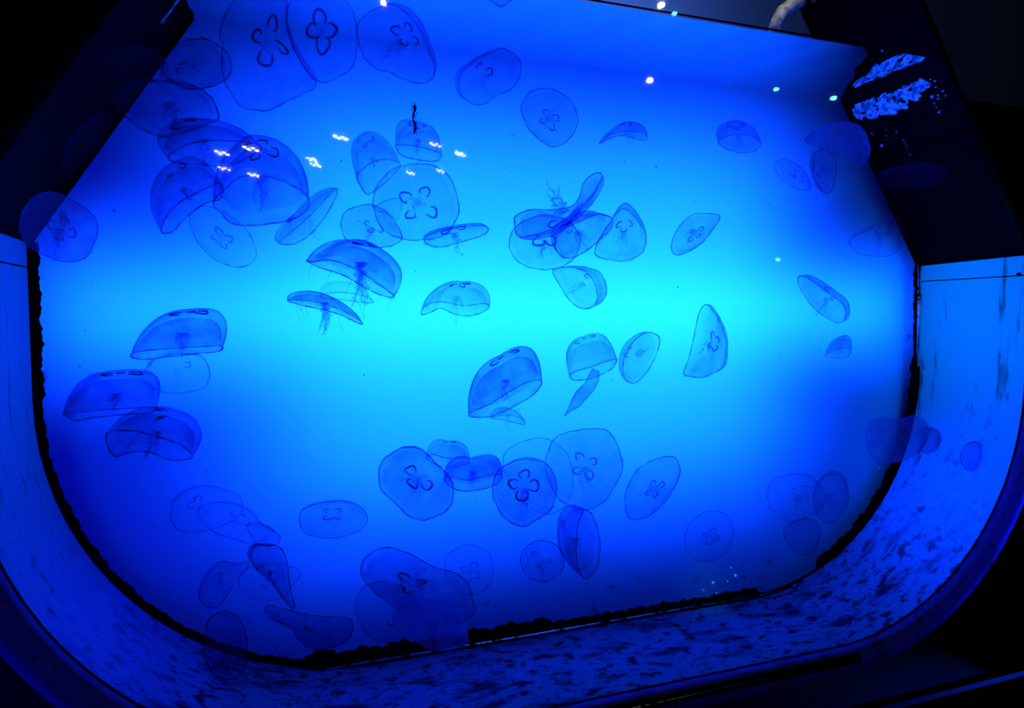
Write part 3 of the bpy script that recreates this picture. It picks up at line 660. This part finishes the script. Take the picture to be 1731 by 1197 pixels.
# --- left side stack
J('smooth dark dome at the left, topmost of its stack of four', [(220,601),(240,608),(285,603),(330,598),(368,594),(374,585),(335,586),(280,590),(235,594)], (322,523), .35, 1, 'dense', k=.74, gon=(3,.3,.13,170), arms=(4,.35,(-.1,1)), tent=3)
J('pale see-through bell tucked under the topmost dome of the left stack', [(240,640),(262,608),(300,598),(340,603),(354,628),(346,655),(300,665),(268,660)], (300,612), .8, 1, 'faint', gon=(1,.3,.1,200), arms=(2,.3,(0,1)))
J('darkest dome at the far left with two black bars under its crown', [(107,697),(125,711),(160,706),(210,701),(252,698),(264,688),(220,690),(160,694),(118,698)], (205,626), .75, 1, 'dense', k=.72, gon=(3,.3,.13,180), arms=(4,.3,(0,1)))
J('open dome with a dark wavy mouth, lowest of the left stack', [(180,735),(181,752),(195,772),(213,766),(250,764),(290,778),(326,773),(305,752),(270,740),(235,730),(197,728)], (290,696), .2, -1, 'dense', k=.74, gon=(2,.3,.12,330), arms=(4,.75,(-.5,1)))
# --- centre low
J('long slanting bell with three dark bars along its back, below the centre', [(792,700),(812,706),(842,700),(878,682),(905,664),(916,645),(895,645),(865,660),(830,682)], (852,598), .3, 1, 'dense', k=.74, gon=(3,.32,.12,200), arms=(4,.3,None))
J('small fin shaped bell poking out under the long slanting bell', [(830,706),(860,712),(887,718),(880,707),(858,702)], (855,690), .6, 1, 'mid', gon=None, arms=(2,.8,(0,1)), sub=False)
J('rounded dome with one thick dark arm trailing down left, right of the slanting bell', [(962,636),(975,643),(1005,638),(1033,624),(1043,608),(1028,610),(1000,620),(975,627)], (988,569), .35, 1, 'mid', k=.72, gon=(3,.32,.11,190), arms=None, thick_arm=([(1008,625),(1003,640),(995,655),(984,668),(972,682),(962,694),(954,704)], [7,9,11,11,8,4,1]))
J('upright open oval bell right of the dome with the thick arm', [(1053,622),(1059,598),(1078,570),(1100,562),(1114,570),(1113,590),(1098,622),(1078,645),(1060,645)], (1064,596), .5, -1, 'mid', k=.8, gon=(2,.2,.1,0), arms=(4,.4,(.6,-.3)))
J('tall pointed jellyfish like a sail, right of the centre', [(1156,632),(1166,600),(1176,555),(1183,525),(1195,516),(1210,532),(1225,565),(1227,595),(1220,622),(1192,637),(1170,637)], (1208,578), .45, 1, 'mid', gon=(4,.2,.105,30), arms=(2,.3,(-1,1)), tent=3)
J('round bell ringed by a dark double rim, lower middle', [(640,810),(646,780),(675,759),(708,759),(735,782),(760,810),(767,835),(755,863),(722,878),(695,875),(670,852),(648,832)], (708,806), .2, -1, 'dense', gon=(3,.27,.14,220), arms=(5,.4,None), sub=True)
J('small dome peeping out behind the double rimmed bell', [(722,776),(752,790),(790,784),(788,774),(757,775),(730,768)], (757,746), .7, 1, 'mid', k=.74, gon=(2,.3,.12,200), arms=None)
J('crumpled dark band shaped bell between the two round lower bells', [(750,812),(775,829),(815,827),(843,816),(848,802),(820,806),(790,812),(762,806)], (800,774), .5, 1, 'dense', k=.58, gon=None, arms=(5,.45,(-.1,1)), tent=4, lump=.05)
J('dark round bell with large rings, lower middle', [(833,835),(840,800),(870,780),(908,778),(933,795),(941,830),(930,862),(902,882),(880,890),(850,872)], (884,818), .15, 1, 'dense', gon=(4,.30,.17,10), arms=(4,.7,(0,1)))
J('largest pale disc of the lower middle, with four small rings and a dark core', [(925,765),(943,737),(975,728),(1022,726),(1045,755),(1052,795),(1040,820),(1020,850),(985,862),(950,848),(930,820),(922,790)], (989,788), .3, 1, 'mid', gon=(4,.26,.1,40), arms=(4,.5,(0,1)))
J('ghostly pale disc behind the dark round bell and the largest pale disc', [(850,775),(866,755),(900,742),(935,746),(965,780),(965,840),(930,870),(885,850),(858,810)], (905,800), .85, 1, 'faint', gon=None, arms=None)
J('slanting oval jellyfish with a clover of small rings, right of the lower middle cluster', [(1057,857),(1060,825),(1080,792),(1118,773),(1142,775),(1149,795),(1140,825),(1115,858),(1085,877),(1065,876)], (1107,827), .5, -1, 'mid', gon=(4,.24,.1,10), arms=(4,.4,None))
J('tall narrow bell with a dark oval mouth, hanging under the largest pale disc', [(990,862),(1002,872),(1013,905),(1013,945),(1005,967),(990,978),(978,962),(974,930),(977,890),(983,870)], (948,895), .4, -1, 'dense', k=.8, gon=(1,.2,.1,0), arms=(3,.4,(0,1)))
J('small dim disc with a square dark core, under the dark round bell', [(880,945),(890,924),(915,914),(942,924),(953,950),(945,972),(918,984),(890,973)], (917,941), .6, 1, 'mid', gon=(3,.38,.12,200), arms=(4,.75,(.05,1)))
J('flat oval jellyfish with four tiny rings in a square, lower left of the middle', [(506,878),(518,858),(560,848),(600,852),(620,870),(618,888),(598,902),(558,910),(518,902)], (562,868), .65, 1, 'mid', gon=(4,.24,.11,45), arms=(2,.3,(.2,1)))
# --- lower left
J('faint wide jellyfish at the upper end of the lower left chain', [(289,872),(300,840),(330,824),(360,823),(395,833),(410,850),(402,875),(350,897),(305,898)], (335,850), .6, 1, 'faint', gon=(2,.2,.12,0), arms=(3,.3,None))
J('faint overlapping jellyfish, second in the lower left chain', [(335,870),(346,852),(385,850),(420,862),(440,885),(462,898),(432,918),(398,912),(360,898)], (405,877), .35, 1, 'faint', gon=(3,.25,.09,30), arms=(3,.35,(.1,1)))
J('small pale flap of a jellyfish at the bend of the lower left chain', [(418,888),(440,886),(472,905),(468,920),(445,923),(428,912)], (448,903), .7, 1, 'mid', gon=None, arms=(2,1.6,(.35,1)))
J('dark drooping jellyfish narrowing to a point, lower left', [(425,935),(436,922),(472,925),(485,950),(490,990),(498,1027),(486,1022),(465,990),(440,970),(427,950)], (447,955), .25, 1, 'dense', gon=(2,.22,.09,200), arms=(2,.4,(.2,1)))
J('dim slanted jellyfish with a dark streak, left of the drooping one', [(338,1010),(345,980),(372,951),(400,953),(421,953),(397,985),(372,1022),(348,1025)], (364,980), .55, 1, 'mid', gon=(2,.25,.1,140), arms=(2,.4,(.3,1)))
J('faint disc with two small rings, behind the drooping jellyfish', [(403,985),(420,960),(455,953),(492,958),(508,970),(495,990),(478,1010),(445,1015),(415,1005)], (448,984), .8, 1, 'faint', gon=(2,.22,.11,190), arms=None)
J('dark bulky jellyfish with a small lobe on its left, just above the bottom edge', [(447,1030),(456,1024),(490,1032),(540,1042),(590,1046),(595,1065),(583,1085),(540,1098),(508,1086),(490,1060),(460,1046)], (530,1068), .2, 1, 'dense', gon=(1,.1,.1,0), arms=None)
J('very dark blurred jellyfish in front of the lower left corner', [(348,1070),(355,1045),(385,1035),(410,1055),(418,1095),(410,1138),(372,1148),(345,1110)], (382,1080), .02, 1, 'dense', gon=None, arms=(3,.8,(.1,1)))
# --- lower middle bottom
J('large ruffled jellyfish with a dark frilly centre, bottom left of the middle', [(610,960),(625,936),(650,926),(690,935),(730,957),(765,967),(790,985),(801,1020),(797,1042),(770,1054),(738,1035),(690,1038),(645,1010),(618,985)], (700,990), .35, 1, 'dense', gon=(3,.25,.1,300), arms=(5,.42,None))
J('pale disc with one clear ring, partly behind the ruffled jellyfish', [(600,1030),(606,1005),(622,988),(660,985),(705,1010),(715,1050),(690,1082),(650,1085),(618,1068)], (660,1040), .75, 1, 'mid', gon=(2,.26,.13,170), arms=None)
J('faint disc with four small horseshoes, upper right of the ruffled jellyfish', [(752,960),(758,937),(790,921),(820,930),(833,955),(829,985),(806,1005),(775,1000),(757,982)], (797,969), .8, 1, 'faint', gon=(4,.30,.12,20), arms=(3,.2,None))
J('smooth dome in front of the bottom edge, its arms trailing to the lower right', [(663,1060),(690,1075),(715,1092),(745,1100),(788,1090),(785,1075),(750,1078),(705,1070),(678,1055)], (722,1012), .05, 1, 'front', k=.74, gon=(2,.3,.12,200), arms=(5,1.5,(.75,1)))
# --- lower right
J('faint round jellyfish low on the right, above the blue sparkles', [(1157,912),(1170,880),(1200,864),(1230,872),(1240,902),(1226,935),(1195,950),(1167,940)], (1203,907), .6, 1, 'faint', gon=(4,.24,.1,20), arms=(4,.35,None))
J('faint disc with tiny rings at the lower right, left of its darker neighbour', [(1297,835),(1306,812),(1335,802),(1365,804),(1387,822),(1394,850),(1370,872),(1330,880),(1305,860)], (1354,833), .55, 1, 'faint', gon=(4,.24,.09,20), arms=(4,.35,(0,1)))
J('darker dim bell touching the faint disc with tiny rings, lower right', [(1376,830),(1395,806),(1420,804),(1433,825),(1430,860),(1402,884),(1380,868)], (1405,825), .3, 1, 'mid', gon=None, arms=(2,.6,(0,1)))
J('murky jellyfish under the faint disc, close to the right curved edge', [(1325,895),(1350,880),(1378,880),(1386,905),(1370,938),(1338,928)], (1352,900), .5, 1, 'mid', gon=None, arms=None)
J('two lobed pale jellyfish across the right black edge', [(1465,747),(1468,718),(1490,706),(1520,710),(1548,703),(1566,715),(1572,735),(1550,765),(1520,780),(1480,782)], (1512,735), .08, 1, 'front', gon=None, arms=None)
J('dark lobe of a jellyfish peeping out right of the two lobed pale one', [(1550,735),(1565,722),(1585,728),(1591,745),(1580,762),(1560,764)], (1572,742), .45, 1, 'dense', gon=None, arms=None)
J('small dark round jellyfish against the right curved shell', [(1624,770),(1635,751),(1658,748),(1671,763),(1665,788),(1645,797),(1628,788)], (1646,768), .25, 1, 'dense', gon=None, arms=None)
# --- upper left, dim
J('dim jellyfish with two small black rings, left of the very large pale one', [(275,112),(300,75),(335,65),(362,72),(388,95),(390,122),(370,142),(322,150),(285,132)], (312,118), 0.3, 1, 'dense', gon=(2,.18,.1,350), arms=(2,.3,None))
J('large murky jellyfish above the left group, beside the dark board', [(190,165),(225,140),(300,140),(350,158),(369,190),(362,205),(305,226),(265,229),(222,205)], (285,165), 0.55, 1, 'dense', gon=None, arms=(4,.4,(.4,1)), squash=0.4)
J('dark jellyfish hugging the slope of the black left board', [(105,290),(120,242),(150,205),(187,193),(182,232),(160,265),(128,288)], (135,235), 0.02, 1, 'mid', gon=None, arms=None, squash=0.3)
J('barely visible jellyfish in front of the black left board, highest on it', [(165,105),(215,80),(262,88),(285,118),(240,142),(182,132)], (220,100), 0.02, 1, 'mid', gon=None, arms=None, squash=0.3)

# ------------------------------------------------------------------ algae strand, specks and sparkles
r_ = random.Random(3); st = empty('algae_strand', at(702, 230, -.2)); tag(st, 'thin black strand of algae hanging over the small squared dome', 'algae')
pts = [at(700+2*math.sin(i*.9), 172+i*5.0, -.2) for i in range(12)]
V, F = tube_geo(pts, [.0008, .001, .004, .0022, .0016, .003, .0018, .0035, .003, .0045, .003, .001], 6); mesh('strand', V, F, M_RUB, st)
V = []; F = []
for i in range(40):
    t = r_.random(); x, y = 700+r_.gauss(0, 2+6*t*t), 175+t*52; tube_geo([at(x, y, -.2), at(x+r_.uniform(-3, 3), y+r_.uniform(2, 8), -.2)], .0008, 4, False, V, F)
o = mesh('frays', V, F, M_RUB, st, False); o['kind'] = 'stuff'
V = []; F = []
for i in range(170):
    x, y = r_.uniform(80, 1520), r_.uniform(190, 1050); p = at(x, y, -.02-.3*r_.random()); a = .0007+.0012*r_.random()**3
    tube_geo([p, p+Vector((r_.uniform(-1, 1), 0, r_.uniform(-1, 1)))*a*2], a, 5, False, V, F)
o = mesh('floating_debris', V, F, JG['mid'], None); tag(o, 'tiny dark specks drifting all through the water', 'debris', kind='stuff')
m, N, L, S = mat('bubble'); g = N('ShaderNodeBsdfTranslucent'); g.inputs[0].default_value = (.7, .9, 1, 1); g2 = N('ShaderNodeBsdfDiffuse'); g2.inputs[0].default_value = (.8, .9, 1, 1); mx = N('ShaderNodeMixShader'); L(g.outputs[0], mx.inputs[1]); L(g2.outputs[0], mx.inputs[2]); L(mx.outputs[0], S); M_BUB = m
area('sparkle_fill_lamp', (1.7, -.9, .6), at(1222, 980, -.12), .03, .03, (0, .35, 1), .09, 14)  # added narrow lamp that makes the bubbles shine blue
for i, (x, y, rr, wh) in enumerate([(1205, 985, .0045, 'largest bubble of the blue sparkles near the bottom right'), (1243, 973, .0045, 'bright bubble at the right end of the blue sparkles'), (1236, 960, .0025, 'topmost small bubble of the blue sparkles'),
        (1189, 998, .003, 'leftmost small bubble of the blue sparkles'), (1211, 1003, .0025, 'lowest small bubble of the blue sparkles'), (1230, 983, .002, 'tiny bubble between the two bright ones of the blue sparkles'),
        (1470, 819, .003, 'bubble by the curved black edge, middle of the three dots there'), (1487, 792, .003, 'bubble by the curved black edge, highest of the three dots there'), (1458, 843, .003, 'bubble by the curved black edge, lowest of the three dots there')]):
    c = at(x, y, -.12); V = []; F = []
    nn = 10
    for a_ in range(1, 6):
        for q in range(nn): V.append(c+Vector((math.sin(PI*a_/6)*math.cos(2*PI*q/nn), math.sin(PI*a_/6)*math.sin(2*PI*q/nn), math.cos(PI*a_/6)))*rr)
    for a_ in range(4):
        for q in range(nn): F.append((a_*nn+q, a_*nn+(q+1) % nn, (a_+1)*nn+(q+1) % nn, (a_+1)*nn+q))
    F.append(tuple(range(nn))[::-1]); F.append(tuple(range(4*nn, 5*nn)))
    tag(mesh('bubble', V, F, M_BUB), wh, 'bubble', 'bubbles')
